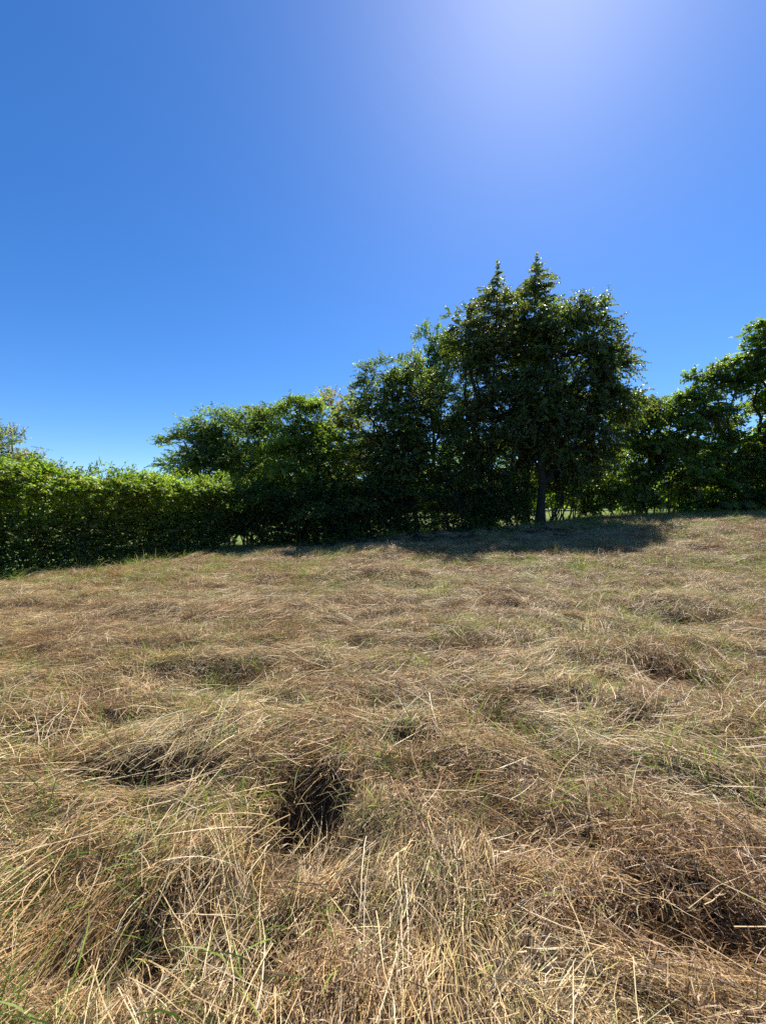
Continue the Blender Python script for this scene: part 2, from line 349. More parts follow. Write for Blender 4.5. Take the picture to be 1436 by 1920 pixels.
scatter('green_blades', L_SPRIG, [(0.5, 3.6, 60, 0.85), (3.6, 9, 22, 0.8)], 'single broad green grass blades poking out of the hay', aligned=False, tilt=0.4, keep=lambda X, Y: np.clip(greenness(X, Y) + 0.15 - pit_depth(X, Y), 0, 1), cat='grass', seed=17)
scatter('edge_weeds', L_GREEN, [(5, 20, 26, 1.5)], 'taller green grass and weeds at the foot of the hedge and trees', aligned=False, tilt=0.3,
        keep=lambda X, Y: np.maximum((hedge_side(X, Y) < 0.35) * 0.7, sstep(-1.2, -0.3, Y - row_y(X)) * (1 - sstep(0.6, 1.6, Y - row_y(X))) * (1 - 0.75 * under(X)) * np.clip(0.5 + vnoise(X * 0.8, Y), 0, 1)), cat='weeds', seed=18)

# ------------------------------------------------------------------ plants
def at(px, py, D):
    return np.array([(px - 718) / F * D, D, CAMH - (py - 960) / F * D])
def tubes(polys, sides=6):
    """polys: list of (points k x 3, radii k); returns verts, quads"""
    Vs, Qs, o = [], [], 0
    for P, rad in polys:
        P = np.asarray(P, float); rad = np.asarray(rad, float); k = len(P)
        T = unit(np.gradient(P, axis=0)); ref = np.where(np.abs(T[:, 2:3]) > 0.9, np.array([[1.0, 0, 0]]), np.array([[0, 0, 1.0]]))
        S = unit(np.cross(T, ref)); U = np.cross(T, S)
        an = np.arange(sides) / sides * 2 * math.pi
        ring = P[:, None] + rad[:, None, None] * (S[:, None] * np.cos(an)[None, :, None] + U[:, None] * np.sin(an)[None, :, None])
        Vs.append(ring.reshape(-1, 3))
        i = np.arange(k - 1)[:, None] * sides; j = np.arange(sides)[None, :]; j2 = (j + 1) % sides
        Qs.append(np.stack([i + j, i + j2, i + sides + j2, i + sides + j], -1).reshape(-1, 4) + o); o += k * sides
    return np.concatenate(Vs), np.concatenate(Qs)
def bend(a, b, n, sag, r, wob=0.06):
    t = np.linspace(0, 1, n)[:, None]
    P = a + (b - a) * t; L = np.linalg.norm(b - a)
    P[:, 2] += sag * L * (4 * t[:, 0] * (1 - t[:, 0]))
    P[1:-1] += r.normal(0, wob * L / n, (n - 2, 3))
    return P
def sprays_to_mesh(p, d, L, droop, nl, ll, lw, colors, r, hang=0.5, twig=0.006, flat=0.6, coljit=0.35, segs=2, tone=None):
    """leafy shoots: start p, unit direction d, length L; two rows of leaves on each. Returns leaf and twig arrays"""
    m = len(p)
    t = (np.arange(nl)[None, :] + r.uniform(0.1, 0.9, (m, nl))) / nl
    t = 0.12 + 0.88 * t
    Lc = L[:, None]
    pos = p[:, None] + d[:, None] * (Lc * t)[..., None]
    pos[..., 2] -= droop[:, None] * Lc * t ** 2
    tan = d[:, None] * np.ones((1, nl, 1)); tan = tan.copy(); tan[..., 2] -= 2 * droop[:, None] * t; tan = unit(tan)
    up = np.array([0, 0, 1.0])
    side = unit(np.cross(tan, up) + r.normal(0, 0.25, (m, nl, 3)))
    sg = np.where(np.arange(nl) % 2 == 0, 1.0, -1.0)[None, :, None]
    ld = unit(tan * r.uniform(0.25, 0.9, (m, nl, 1)) + side * sg * r.uniform(0.6, 1.0, (m, nl, 1)) + r.normal(0, 0.35, (m, nl, 3)) - up * hang)
    ln = unit(up[None, None] * flat + r.normal(0, 0.55, (m, nl, 3)))
    ls = unit(np.cross(ld, ln)); ln = np.cross(ls, ld)
    ll_ = r.uniform(0.7, 1.25, (m, nl, 1)) * ll; lw_ = ll_ * (lw / ll)
    b = pos; tip = pos + ld * ll_ - ln * ll_ * 0.12
    mid = pos + ld * ll_ * 0.45 + ln * lw_ * 0.18
    V = np.stack([b, mid + ls * lw_ * 0.5, tip, mid - ls * lw_ * 0.5], 2).reshape(-1, 3)
    n = m * nl
    o = (np.arange(n) * 4)[:, None]
    T = np.concatenate([o + np.array([[0, 1, 2]]), o + np.array([[0, 2, 3]])], 0)
    cs = np.asarray(colors, float)
    shoot = cs[r.integers(0, len(cs), m)]
    if tone is not None: shoot = shoot * tone[:, None]
    C = shoot[:, None] * r.uniform(1 - coljit, 1 + coljit, (m, nl, 1)) * np.array([1, 1, 1.0])
    C = np.repeat(C.reshape(-1, 3), 4, 0)
    # twigs as thin three-sided tubes
    tt = np.linspace(0, 1, segs)
    TP = p[:, None] + d[:, None] * (Lc * tt[None])[..., None]; TP[..., 2] -= droop[:, None] * Lc * tt[None] ** 2
    an = np.arange(3) / 3 * 2 * math.pi
    s1 = unit(np.cross(d, up) + 1e-3); s2 = np.cross(d, s1)
    rad = twig * (1 - 0.7 * tt)
    ring = TP[:, :, None] + rad[None, :, None, None] * (s1[:, None, None] * np.cos(an)[None, None, :, None] + s2[:, None, None] * np.sin(an)[None, None, :, None])
    i = (np.arange(m) * segs * 3)[:, None, None] + (np.arange(segs - 1) * 3)[None, :, None]; j = np.arange(3)[None, None]; j2 = (j + 1) % 3
    TQ = np.stack([i + j, i + j2, i + 3 + j2, i + 3 + j], -1).reshape(-1, 4)
    return (V, T, C), (ring.reshape(-1, 3), TQ)
def merge(parts):
    Vs, Qs, Cs, o = [], [], [], 0
    for q in parts:
        Vs.append(q[0]); Qs.append(q[1] + o); o += len(q[0])
        if len(q) > 2: Cs.append(q[2])
    return (np.concatenate(Vs), np.concatenate(Qs)) + ((np.concatenate(Cs),) if Cs else ())

DENS = 0.92
def lobe_shoots(lobes, per_m3, D, r, inner=0.45, upbias=0.35, ln=(0.35, 0.8), dfac=0.8):
    """lobes in photograph pixels (cx, cy, rx, ry, depth offset) -> shoots gathered into flat-bottomed clumps with gaps between"""
    P, Dn, owner, tone, cen, LL = [], [], [], [], [], []
    for li, lb in enumerate(lobes):
        cx, cy, rx, ry = lb[:4]; rx = rx * 1.12; dd = lb[4] if len(lb) > 4 else 0.0
        c = at(cx, cy, D + dd); k = (D + dd) / F; ax = np.array([rx * k, rx * k * dfac, ry * k])
        cen.append(c); vol = 4.19 * ax.prod()
        cs = float(np.clip(ax.mean() * 0.42, 0.26, 0.55)) * (1 + max(0, D - 22) * 0.03)      # clump size
        nc = int(max(9, 0.62 * vol / (4.19 * cs ** 3 * 0.6)))
        u = unit(r.normal(0, 1, (nc, 3)))
        lump = 0.86 + 0.34 * vnoise(u[:, 0] * 2.2 + li * 7 + 50, u[:, 2] * 2.2 + u[:, 1] * 1.7 + li * 3)
        cc_ = c + u * (r.uniform(inner, 1.0, nc) ** 0.6 * lump)[:, None] * ax
        ns = int(max(10, DENS * per_m3 * 4.19 * cs ** 3 * 0.6 * 7))
        q = unit(r.normal(0, 1, (nc, ns, 3))); q[..., 2] = np.abs(q[..., 2]) * 0.9 - 0.25
        rad = r.random((nc, ns, 1)) ** 0.5 * cs * r.uniform(0.6, 1.2, (nc, 1, 1))
        P.append((cc_[:, None] + q * rad * np.array([1, 1, 0.78])).reshape(-1, 3))
        Dn.append(unit(q + u[:, None] * 0.7 + r.normal(0, 0.3, (nc, ns, 3)) + np.array([0, 0, upbias])).reshape(-1, 3))
        tone.append(np.repeat(r.uniform(0.7, 1.3, nc), ns)); LL.append(r.uniform(ln[0], ln[1], nc * ns) * (0.6 + 0.5 * cs))
        owner.append(np.full(nc * ns, li))
        n = max(12, int(DENS * per_m3 * vol * 0.6))                                          # loose shoots between the clumps
        u = unit(r.normal(0, 1, (n, 3)))
        P.append(c + u * (r.random((n, 1)) ** (1 / 3)) * ax * 0.8); Dn.append(unit(u + r.normal(0, 0.5, (n, 3))))
        tone.append(np.full(n, 0.9)); LL.append(r.uniform(ln[0], ln[1], n)); owner.append(np.full(n, li))
    return np.concatenate(P), np.concatenate(Dn), np.concatenate(LL), np.concatenate(owner), np.array(cen), np.concatenate(tone)

def tree(name, label, cat, base_px, D, lobes, per_m3, leaf, cols, mat, seed, trunk_r=0.10, stems=1, group=None, inner=0.4, upbias=0.35,
         ln=(0.35, 0.8), droop=0.25, hang=0.5, nl=16, twig=0.006, dfac=0.8, lead=None, split=0.35, bark=None, clear=0.5, flat=0.6, extra=None):
    r = np.random.default_rng(seed)
    bx = (base_px - 718) / F * D; bz = float(g(bx, D)) - 0.06
    base = np.array([bx, D, bz])
    root = empty(name, base); tag(root, label, cat, group)
    p, d, L, ow, cen, tone = lobe_shoots(lobes, per_m3, D, r, inner, upbias, ln, dfac)
    ok = p[:, 2] > g(p[:, 0], p[:, 1]) + clear * r.uniform(0.5, 1.3, len(p))
    p, d, L, ow, tone = p[ok], d[ok], L[ok], ow[ok], tone[ok]
    leafpart, twigs = sprays_to_mesh(p, d, L, np.abs(r.normal(droop, droop * 0.5, len(p))), nl, leaf[0], leaf[1], cols, r, hang, twig, flat, tone=tone)
    lp, tp = [leafpart], [twigs]
    if extra is not None:
        e1, e2, axes = extra(r); lp += e1; tp += e2
    # trunk(s) and limbs
    top = cen[np.argmax(cen[:, 2])].copy() if lead is None else at(lead[0], lead[1], D)
    polys = []
    for s in range(stems):
        off = np.array([r.normal(0, 0.28), r.normal(0, 0.28), 0]) if s else np.zeros(3)
        b0 = base + off; b0[2] = float(g(b0[0], b0[1])) - 0.06
        tgt = top if stems == 1 else cen[r.integers(0, len(cen))] + r.normal(0, 0.3, 3)
        P = bend(b0, tgt, 9, 0.0, r, 0.10)
        rr = trunk_r * (1 if s == 0 else r.uniform(0.5, 0.9)) * np.linspace(1, 0.28, 9); rr[0] *= 1.35
        polys.append((P, rr))
        if s == 0 or stems < 4:
            for li, c in enumerate(cen):
                if np.linalg.norm(c - tgt) < 0.1: continue
                hz = np.clip((c[2] - b0[2]) * r.uniform(split, split + 0.3), 0.25, None)
                k = int(np.clip(np.searchsorted(P[:, 2], b0[2] + hz), 1, 7))
                polys.append((bend(P[k], c, 6, 0.05, r, 0.2), rr[k] * 0.62 * np.linspace(1, 0.3, 6)))
    # branches from every lobe's heart to a share of its shoots
    sel = r.permutation(len(p))[:min(len(p), 26 * len(cen))]
    br = [(bend(cen[ow[i]], p[i], 4, 0.06, r, 0.25), np.array([0.022, 0.016, 0.011, 0.007]) * (0.6 + trunk_r * 3)) for i in sel]
    V, Q = tubes(polys, 8)
    inv = -base
    if stems < 4:
        mesh_from('trunk', V + inv, Q, bark or M_BARK, root, smooth=True)
    else:
        for k in range(stems):
            Vk, Qk = tubes([polys[k if k == 0 else k - stems]], 7)
            mesh_from('stem', Vk + inv, Qk, bark or M_BARK, root, smooth=True)
        if len(polys) > stems:
            Vk, Qk = tubes(polys[1:len(polys) - stems + 1], 6); tp = tp + [(Vk, Qk)]
    V2, Q2 = merge([tubes(br, 4)] + tp)
    tag(mesh_from('branches', V2 + inv, Q2, bark or M_BARK, root), kind='stuff')
    V3, T3, C3 = merge(lp)
    mesh_from('crown', V3 + inv, T3, mat, root, colors=C3)
    return root

DARK = [(0.067, 0.104, 0.027), (0.083, 0.122, 0.032), (0.061, 0.091, 0.024), (0.098, 0.134, 0.037)]
MID = [(0.098, 0.152, 0.034), (0.122, 0.183, 0.039), (0.085, 0.134, 0.032), (0.146, 0.195, 0.046)]
LIGHT = [(0.146, 0.220, 0.037), (0.171, 0.244, 0.044), (0.122, 0.189, 0.037), (0.201, 0.256, 0.049)]
YELLOW = [(0.183, 0.189, 0.055), (0.220, 0.207, 0.067), (0.140, 0.165, 0.049), (0.232, 0.183, 0.085)]
BLUISH = [(0.110, 0.171, 0.067), (0.134, 0.201, 0.079), (0.098, 0.152, 0.061)]
BRONZE = [(0.090, 0.125, 0.036), (0.115, 0.140, 0.044), (0.075, 0.100, 0.032), (0.125, 0.118, 0.050), (0.110, 0.150, 0.040)]

# --- the clipped hedge on the left
def hedge():
    r = np.random.default_rng(21)
    o2 = H0 - HN * 0.95                                   # centre line, behind the field edge
    root = empty('hedge', (o2[0] + HD[0] * HLEN / 2, o2[1] + HD[1] * HLEN / 2, float(g(*(o2 + HD * HLEN / 2))) - 0.05))
    tag(root, 'long clipped green hedge with sunlit top along the field edge', 'hedge')
    base = np.array(root.location)
    def place(s, w, z):
        X = o2[0] + HD[0] * s + HN[0] * w; Y = o2[1] + HD[1] * s + HN[1] * w
        return np.stack([X, Y, g_base(X, Y) + z], -1)
    # upper, bulging and sunlit part
    n = 9500
    s = r.uniform(-0.3, HLEN + 0.1, n); z = 1.35 + 1.35 * r.random(n) ** 0.6
    top = 2.48 + 0.24 * vnoise(s * 0.8, s * 0 + 3) + 0.2 * vnoise(s * 2.3, s * 0 + 9)
    z = 1.35 + (z - 1.35) * (top - 1.35) / 1.35
    half = (1.05 - 0.55 * ((z - 2.15) / 0.5).clip(0, 1) ** 1.5 - 0.65 * ((2.2 - z) / 0.6).clip(0, 1)) * (1 + 0.22 * vnoise(s * 1.5, z * 2.5))
    w = half * np.sign(r.uniform(-1, 1, n)) * r.random(n) ** 0.45
    p = place(s, w, z)
    d = unit(np.stack([HN[0] * w * 0.9, HN[1] * w * 0.9, 0.25 + 0.8 * (z - 1.6)], -1) + r.normal(0, 0.45, (n, 3)))
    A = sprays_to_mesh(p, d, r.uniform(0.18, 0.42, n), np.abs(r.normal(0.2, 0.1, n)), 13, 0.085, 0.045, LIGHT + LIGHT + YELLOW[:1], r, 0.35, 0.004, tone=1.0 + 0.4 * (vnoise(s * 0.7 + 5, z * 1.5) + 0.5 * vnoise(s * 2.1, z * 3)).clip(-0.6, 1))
    # long unclipped shoots standing above the top
    n = 300
    s = r.uniform(0, HLEN, n); w = r.uniform(-0.5, 0.5, n)
    p = place(s, w, 2.5 + 0.1 * vnoise(s * 0.9, s * 0 + 3))
    d = unit(np.stack([r.normal(0, 0.35, n), r.normal(0, 0.35, n), np.ones(n)], -1))
    B = sprays_to_mesh(p, d, r.uniform(0.2, 0.62, n), np.abs(r.normal(0.15, 0.1, n)), 12, 0.085, 0.042, LIGHT, r, 0.2, 0.005)
    # thin lower part with stems
    n = 9000
    s = r.uniform(-0.3, HLEN + 0.1, n); z = 0.06 + 1.45 * r.random(n) ** 0.85; w = r.uniform(-0.55, 0.6, n)
    p = place(s, w, z); d = unit(np.stack([r.normal(0, 1, n), r.normal(0, 1, n), np.full(n, 0.4)], -1))
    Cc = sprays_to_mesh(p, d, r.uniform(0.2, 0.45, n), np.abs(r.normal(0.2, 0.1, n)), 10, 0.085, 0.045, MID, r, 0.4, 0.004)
    stems = []
    for k in range(95):
        s = HLEN * (k + r.uniform(0.1, 0.9)) / 95; w = r.normal(0, 0.22)
        a = place(np.array([s]), np.array([w]), np.array([-0.08]))[0]
        b = place(np.array([s + r.normal(0, 0.2)]), np.array([w + r.normal(0, 0.25)]), np.array([r.uniform(1.6, 2.2)]))[0]
        stems.append((bend(a, b, 6, 0.0, r, 0.3), r.uniform(0.016, 0.038) * np.linspace(1, 0.4, 6)))
    V, T, C = merge([A[0], B[0], Cc[0]]); mesh_from('foliage', V - base, T, M_THIN, root, colors=C)
    V, Q = merge([A[1], B[1], Cc[1]]); tag(mesh_from('twigs', V - base, Q, M_BARK, root), kind='stuff')
    V, Q = tubes(stems, 6); tag(mesh_from('stems', V - base, Q, M_BARK, root, smooth=True), kind='stuff')
hedge()

# --- trees behind the hedge and along the far side
tree('sparse_tree', 'sparse thin-leaved tree with bare twigs rising behind the clipped hedge', 'tree', -60, 17, [(-40, 845, 80, 42), (25, 850, 42, 40), (-90, 800, 70, 40), (50, 880, 40, 22)], 9, (0.10, 0.042), YELLOW + MID[:2], M_LEAF, 31,
     trunk_r=0.14, ln=(0.4, 1.0), nl=11, twig=0.010, droop=0.1, upbias=0.5)
tree('round_tree', 'rounded small tree with fanning pale branches just beyond the hedge end', 'tree', 425, 20, [(352, 842, 34, 40), (374, 808, 32, 28), (412, 800, 38, 32), (440, 835, 42, 48), (385, 870, 60, 40), (455, 885, 45, 40), (462, 795, 28, 34)], 15, (0.13, 0.05), BLUISH + MID, M_LEAF, 32,
     trunk_r=0.13, stems=2, ln=(0.4, 0.9), nl=16, twig=0.009, bark=M_STEM, split=0.25)
tree('slender_tree', 'slender dark tree between the rounded tree and the leafy broad tree', 'tree', 492, 18.5, [(482, 800, 34, 40), (510, 785, 30, 34), (495, 855, 46, 48), (478, 905, 42, 44)], 16, (0.11, 0.045), DARK + MID[:1], M_LEAF, 33, trunk_r=0.09, ln=(0.3, 0.7))
tree('broad_tree', 'leafy broad tree with bright green top next to the slender tree', 'tree', 575, 17, [(560, 785, 48, 46), (527, 815, 36, 44), (598, 800, 36, 52), (555, 870, 66, 60), (612, 880, 44, 56), (560, 940, 70, 46)], 17, (0.115, 0.05), MID + LIGHT[:2], M_LEAF, 34, trunk_r=0.12, stems=2, ln=(0.3, 0.75))
tree('yellowish_tree', 'thin yellowish tree with sky showing through, between two dense trees', 'tree', 645, 18.5, [(628, 768, 32, 34), (655, 775, 30, 36), (640, 825, 44, 52), (655, 890, 48, 60), (672, 800, 34, 50), (615, 840, 36, 46)], 11, (0.11, 0.042), YELLOW + MID[:1], M_LEAF, 35, trunk_r=0.10, ln=(0.35, 0.85), nl=13, twig=0.008)
tree('dense_tree', 'dense small-leaved dark tree with stepped rounded crown left of the spires', 'tree', 752, 16.5, [(725, 712, 44, 48), (765, 690, 34, 36), (765, 765, 66, 66), (700, 790, 44, 60), (735, 850, 72, 66), (800, 845, 58, 64), (750, 915, 84, 50), (682, 745, 26, 34), (668, 860, 44, 60), (800, 740, 40, 54)], 17, (0.085, 0.042), MID + DARK, M_GLOSS, 36, trunk_r=0.15, stems=2, ln=(0.3, 0.65), nl=18)
tree('pale_tree', 'pale airy tree whose light green top rises behind the dark dense tree', 'tree', 815, 19.5, [(808, 640, 30, 36), (835, 655, 26, 34), (805, 690, 40, 44), (830, 745, 46, 50), (782, 690, 30, 40), (852, 690, 34, 60)], 13, (0.10, 0.045), BLUISH + LIGHT[:1], M_THIN, 37, trunk_r=0.12, ln=(0.3, 0.7))

def spire(top_px, top_py, base_px, D, prof, dz=0.085, per=3):
    """whorls of drooping leafy branches up a straight leader; prof: metres below the top -> reach"""
    def fn(r):
        top = at(top_px, top_py, D); bz = float(g((base_px - 718) / F * D, D)); base = np.array([(base_px - 718) / F * D, D, bz])
        H = top[2] - bz
        P, Dn, L = [], [], []
        zz = np.concatenate([np.arange(0.0, 0.5, 0.11), np.arange(0.5, 1.7, 0.17), np.arange(1.7, min(prof[-1][0], H * 0.8), dz)])
        for dd in zz:
            reach = np.interp(dd, [q[0] for q in prof], [q[1] for q in prof])
            ax = top + (base - top) * (dd / H)
            wf = r.uniform(0.75, 1.2) if dd < 1.7 else 1.0; reach = reach * wf
            for k in range(per if dd > 1.7 else (2 if dd < 0.5 else 8)):
                a = r.uniform(0, 2 * math.pi); Lk = reach * r.uniform(0.55, 1.15)
                dv = unit(np.array([math.cos(a), math.sin(a), r.uniform(0.15, 0.4) + (2.0 if dd < 0.2 else 0)]))
                P.append(ax); Dn.append(dv); L.append(max(Lk, 0.1))
                if Lk > 0.6:
                    for q in range(int(Lk / 0.22)):       # side shoots off the branch
                        t = r.uniform(0.25, 0.95); pp = ax + dv * Lk * t; pp[2] -= 0.28 * Lk * t * t
                        a2 = a + r.choice([-1, 1]) * r.uniform(0.4, 1.2)
                        P.append(pp); Dn.append(unit(np.array([math.cos(a2), math.sin(a2), r.uniform(-0.1, 0.25)]))); L.append(r.uniform(0.25, 0.55))
        P, Dn, L = np.array(P), np.array(Dn), np.array(L)
        lp, tw = [], []
        for lo, hi, nl in ((0, 0.3, 11), (0.3, 0.7, 17), (0.7, 9, 26)):
            m = (L >= lo) & (L < hi)
            if not m.any(): continue
            a, b = sprays_to_mesh(P[m], Dn[m], L[m], np.abs(r.normal(0.3, 0.08, m.sum())), nl, 0.105, 0.05, BRONZE, r, hang=0.75, twig=0.008)
            lp.append(a); tw.append(b)
        ld = np.linspace(0, 1, 12)[:, None]; LP = top + (base - top) * ld * 0.9
        tw.append(tubes([(LP, 0.008 + 0.10 * ld[:, 0] ** 1.3)], 6))
        return lp, tw, None
    return fn
tree('spire_tree', 'tall dark tree with the lower of two narrow pointed tops', 'tree', 915, 17, [(905, 650, 46, 48), (872, 605, 24, 34), (866, 660, 34, 44), (915, 720, 62, 60), (890, 790, 62, 62), (930, 850, 66, 60), (880, 900, 50, 60)], 13, (0.11, 0.052), BRONZE + DARK, M_GLOSS, 38, trunk_r=0.17, droop=0.35, hang=0.8, ln=(0.35, 0.85),
     extra=spire(934, 492, 915, 17, [(0, 0.08), (0.35, 0.2), (0.65, 0.32), (1.1, 0.6), (1.45, 0.72), (1.6, 1.15), (2.0, 1.5), (2.6, 1.6), (4.2, 1.8)], per=4))
tree('spire_tree', 'tallest tree, its narrow leaning top with long side branches', 'tree', 985, 17.8, [(985, 640, 40, 44), (985, 710, 60, 56), (960, 790, 66, 60), (1000, 860, 56, 50)], 11, (0.11, 0.052), BRONZE + DARK, M_GLOSS, 39, trunk_r=0.17, droop=0.35, hang=0.8, ln=(0.35, 0.85),
     extra=spire(1006, 478, 985, 17.8, [(0, 0.08), (0.4, 0.24), (0.7, 0.55), (1.1, 0.85), (1.6, 1.05), (2.1, 0.85), (2.6, 1.3), (4.5, 1.7)], per=4))
tree('wide_tree', 'wide tree with thick dark trunk and arching drooping branch tips right of the spires', 'tree', 1012, 16.2, [(1068, 600, 44, 38), (1110, 626, 42, 38), (1060, 665, 62, 50), (1125, 690, 52, 46), (1060, 735, 84, 62), (1115, 775, 62, 58), (1010, 790, 70, 60), (1165, 752, 40, 20), (1070, 840, 80, 50), (1148, 672, 22, 28), (1100, 582, 30, 20), (1040, 605, 36, 36), (1195, 765, 28, 16)], 11, (0.115, 0.056), BRONZE + DARK + MID[:2], M_GLOSS, 40, trunk_r=0.19, droop=0.42, hang=0.8, ln=(0.4, 1.05), nl=19, upbias=0.25, split=0.3, lead=(1032, 650))
tree('open_tree', 'small open tree with slender leaning trunk and flat layered leaf tufts', 'tree', 1362, 18.0, [(1348, 722, 34, 15), (1322, 702, 22, 9), (1375, 690, 32, 18), (1300, 745, 28, 12), (1340, 790, 46, 26)], 26, (0.13, 0.065), MID + BLUISH, M_GLOSS, 41, trunk_r=0.085, ln=(0.25, 0.6), bark=M_STEM, nl=14, flat=1.2, hang=0.25)
tree('edge_tree', 'tall leafy tree at the right end of the tree row, layered glossy foliage', 'tree', 1450, 17.6, [(1434, 628, 18, 26), (1465, 650, 36, 46), (1420, 682, 30, 20), (1452, 720, 50, 40), (1395, 712, 24, 16), (1460, 790, 56, 54), (1440, 860, 44, 50), (1530, 720, 70, 80), (1520, 850, 70, 80)], 9, (0.15, 0.075), MID + LIGHT, M_GLOSS, 42, trunk_r=0.17, ln=(0.35, 0.85), flat=1.1, hang=0.35, nl=17)

# --- shrubs under and between the trees
SH = [  # base px, depth, lobes, palette, leaf, density, label
    (470, 16.2, [(470, 950, 52, 52), (455, 990, 46, 44)], DARK, (0.10, 0.05), 15, 'dark shrub closing the gap at the end of the clipped hedge'),
    (545, 15.9, [(545, 960, 55, 44), (520, 990, 46, 40), (570, 995, 44, 32)], DARK, (0.10, 0.05), 15, 'dark shrub in front of the leafy broad tree'),
    (620, 15.9, [(620, 950, 55, 54), (620, 995, 56, 30)], DARK + MID[:1], (0.10, 0.05), 15, 'dark shrub in front of the thin yellowish tree'),
    (700, 15.8, [(700, 945, 55, 56), (680, 980, 50, 38), (725, 985, 44, 32)], DARK, (0.085, 0.045), 15, 'low dark shrub at the foot of the dense small-leaved tree'),
    (775, 16.0, [(775, 945, 52, 54), (775, 985, 54, 30)], DARK, (0.09, 0.045), 13, 'dark shrub between the dense tree and the spired trees'),
    (850, 16.3, [(850, 930, 52, 52), (835, 880, 42, 42), (850, 978, 54, 32)], DARK, (0.09, 0.045), 13, 'tall dark shrub under the lower spire'),
    (930, 16.6, [(930, 925, 48, 48), (925, 972, 54, 28), (975, 950, 30, 40)], DARK + MID[:1], (0.10, 0.05), 10, 'dark shrub left of the thick trunk'),
    (885, 17.4, [(885, 935, 50, 46), (885, 970, 50, 26)], DARK, (0.09, 0.045), 12, 'dark shrub behind the stems between the two spired trees'),
    (655, 17.0, [(655, 940, 50, 50), (655, 985, 52, 30)], DARK, (0.09, 0.045), 12, 'dark shrub behind the foot of the thin yellowish tree'),
    (968, 16.4, [(968, 930, 40, 40), (960, 965, 40, 22)], DARK, (0.09, 0.045), 12, 'dark shrub touching the left side of the thick trunk'),
    (1040, 16.9, [(1042, 915, 34, 40), (1050, 870, 40, 40)], DARK, (0.11, 0.055), 9, 'dark shrub just behind the thick trunk'),
    (1065, 17.6, [(1060, 905, 40, 46), (1085, 890, 36, 44)], LIGHT + MID, (0.15, 0.08), 8, 'light green large-leaved shrub right of the thick trunk'),
    (1130, 17.8, [(1125, 890, 44, 52), (1140, 935, 36, 26), (1095, 945, 26, 18)], MID + DARK, (0.15, 0.08), 9, 'large-leaved shrub on bare stems under the drooping branches'),
    (1200, 18.3, [(1195, 785, 46, 38), (1232, 775, 34, 30), (1210, 850, 56, 44), (1190, 905, 46, 40), (1205, 942, 40, 22)], MID + DARK, (0.16, 0.085), 11, 'tall shiny-leaved shrub with silvery glints under the gap in the treetops'),
    (1275, 18.2, [(1275, 772, 44, 34), (1310, 760, 36, 32), (1265, 830, 56, 44), (1275, 895, 50, 46), (1330, 850, 40, 50), (1290, 945, 44, 24)], MID + LIGHT[:2], (0.15, 0.075), 11, 'tall leafy shrub beside the arching palm'),
    (1385, 17.9, [(1385, 850, 46, 50), (1375, 915, 46, 36), (1380, 948, 44, 22)], DARK + MID, (0.14, 0.07), 11, 'dark shrub under the layered tree at the row end'),
    (1450, 17.6, [(1450, 900, 60, 66)], DARK, (0.14, 0.07), 12, 'dark shrub beneath the tall tree at the row end'),
]
for k, (bx, D, lobes, cols, leaf, dens, label) in enumerate(SH):
    tree('shrub', label, 'shrub', bx, D, lobes, dens * (1.7 if k < 11 else 1.15), leaf, cols, M_GLOSS if k > 10 else M_LEAF, 60 + k, trunk_r=0.045, stems=7, ln=(0.3, 0.7), nl=13, clear=0.05 if k < 10 else 0.2,
         group='shrubs along the tree row', inner=0.2, bark=M_BARK, flat=0.9)

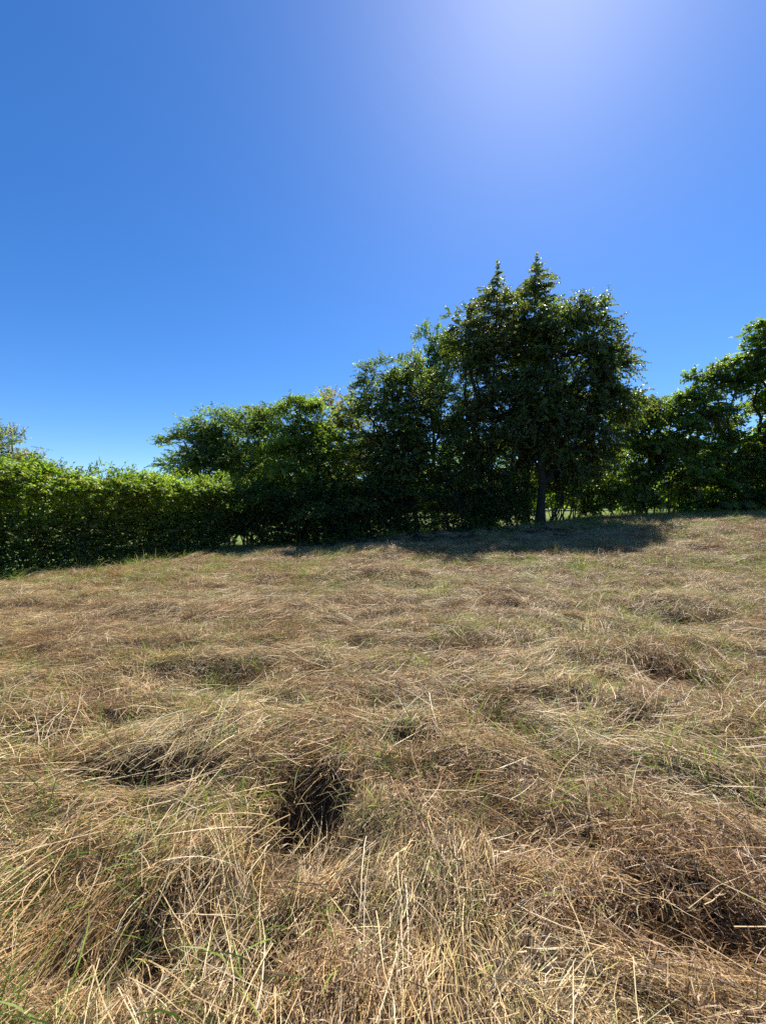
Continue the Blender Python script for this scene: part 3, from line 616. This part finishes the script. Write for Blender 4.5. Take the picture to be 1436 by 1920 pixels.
# --- palms
def palm(label, base_px, D, height, nf, flen, cols, seed, spread=1.0):
    r = np.random.default_rng(seed)
    bx = (base_px - 718) / F * D; bz = float(g(bx, D)) - 0.05; base = np.array([bx, D, bz])
    root = empty('palm', base); tag(root, label, 'palm', 'palms among the shrubs')
    st = []; crowns = []
    for k in range(3):
        b0 = np.array([r.normal(0, 0.12), r.normal(0, 0.12), 0]); t0 = b0 + np.array([r.normal(0, 0.25), r.normal(0, 0.25), height * r.uniform(0.8, 1.0)])
        st.append((bend(b0, t0, 7, 0, r, 0.08), 0.04 * np.linspace(1.2, 0.7, 7))); crowns.append(t0)
    V, Q = tubes(st, 7); mesh_from('stems', V, Q, M_STEM, root, smooth=True)
    for f in range(nf):
        c = crowns[f % 3]; a = r.uniform(0, 2 * math.pi); el = r.uniform(0.5, 1.2); L = flen * r.uniform(0.8, 1.15)
        t = np.linspace(0, 1, 10); d = np.array([math.cos(a) * math.cos(el), math.sin(a) * math.cos(el), math.sin(el)])
        RP = c + d * (L * t)[:, None]; RP[:, 2] -= 0.62 * spread * L * t ** 2
        Vr, Qr = tubes([(RP, 0.012 * np.linspace(1, 0.25, 10))], 4)
        n = 34; tl = np.linspace(0.12, 1, n); LP = np.stack([np.interp(tl, t, RP[:, i]) for i in range(3)], -1)
        tan = unit(np.stack([np.interp(tl, t, np.gradient(RP[:, i])) for i in range(3)], -1))
        sd_ = unit(np.cross(tan, np.array([0, 0, 1.0])))
        Vs, Ts, Cs = [], [], []
        for sg in (-1, 1):
            ld = unit(tan * 0.7 + sd_ * sg + np.array([0, 0, -0.15]) + r.normal(0, 0.08, (n, 3)))
            ll = (0.42 * np.sin(np.clip(tl * 2.6 + 0.35, 0, 3.0)) + 0.10)[:, None]; w = 0.030
            up = np.cross(sd_ * sg, tan); ls = unit(np.cross(ld, up)) * w
            b = LP; m1 = LP + ld * ll * 0.5; tip = LP + ld * ll + np.array([0, 0, -1.0]) * ll * 0.22
            o = len(np.concatenate(Vs)) if Vs else 0
            Vs.append(np.stack([b, m1 + ls * 0.6, tip, m1 - ls * 0.6], 1).reshape(-1, 3))
            i = (np.arange(n) * 4)[:, None] + o
            Ts.append(np.concatenate([i + np.array([[0, 1, 2]]), i + np.array([[0, 2, 3]])], 0))
        Vl = np.concatenate(Vs); Tl = np.concatenate(Ts); cc_ = np.array(cols[r.integers(0, len(cols))]) * r.uniform(0.8, 1.2)
        fr = mesh_from('frond', Vl, Tl, M_THIN, root, colors=np.tile(cc_, (len(Vl), 1)))
        mesh_from('midrib', Vr, Qr, M_STEM, fr)
palm('green palm with arching feathery fronds standing among the tall shrubs', 1312, 17.8, 1.5, 14, 1.7, LIGHT, 81)
palm('low palm with yellowish drooping fronds close to the ground', 1352, 17.4, 0.45, 12, 1.3, [(0.20, 0.19, 0.05), (0.15, 0.17, 0.045)], 82, 1.15)
palm('palm seen small through the gap above the shiny-leaved shrub', 1242, 24, 4.6, 13, 1.9, MID, 83)

# --- sunlit trees on the lawn beyond the row
BG = [(470, 34, 'the shrub at the hedge end'), (590, 38, 'the leafy broad tree'), (705, 33, 'the dense small-leaved tree'), (820, 40, 'the pale airy tree'), (930, 35, 'the lower spire'),
      (1040, 39, 'the thick dark trunk'), (1150, 34, 'the large-leaved shrub on bare stems'), (1265, 40, 'the tall shiny-leaved shrub'), (1375, 35, 'the open tree with slender trunk')]
for k, (bx, D, who) in enumerate(BG):
    r = np.random.default_rng(300 + k)
    h = float(r.uniform(55, 85))
    lobes = [(bx, 900 - h * 0.6, 52, 36), (bx - 34, 908, 44, 34), (bx + 36, 905, 44, 36), (bx, 925, 60, 26)]
    tree('lawn_tree', 'bright green tree on the lawn, glimpsed behind ' + who, 'tree', bx, D, lobes, 0.9, (0.26, 0.13), LIGHT, M_THIN, 320 + k, trunk_r=0.16,
         group='trees on the lawn beyond the row', ln=(0.5, 1.1), nl=14, twig=0.012, clear=0.9)
# --- far wood closing the horizon, one mass
def far_wood():
    r = np.random.default_rng(500); P, Dn = [], []
    for X in np.arange(-150, 260, 3.2):
        Y = 72 + r.uniform(-5, 5) ; X = X + r.uniform(-1, 1); h = r.uniform(3.6, 6.2); z0 = float(g(X, Y))
        n = 90; u = unit(r.normal(0, 1, (n, 3)))
        q = np.array([X, Y, z0 + h * 0.5]) + u * np.array([3.0, 2.4, h * 0.52]) * r.uniform(0.6, 1, (n, 1))
        q[::2, 2] = z0 + h * r.uniform(0.0, 0.6, len(q[::2])); P.append(q)
        Dn.append(unit(u + r.normal(0, 0.4, (n, 3)) + np.array([0, 0, 0.3])))
    P = np.concatenate(P); Dn = np.concatenate(Dn)
    a, b = sprays_to_mesh(P, Dn, r.uniform(0.8, 1.4, len(P)), np.full(len(P), 0.2), 8, 0.9, 0.7, MID + LIGHT, r, 0.3, 0.02)
    o = mesh_from('far_wood', a[0], a[1], M_LEAF, colors=a[2])
    tag(o, 'distant low wood closing the view beyond the lawn', 'wood', kind='stuff')
far_wood()
print('tris', sum(len(o.data.polygons) for o in bpy.data.objects if o.type == 'MESH'))
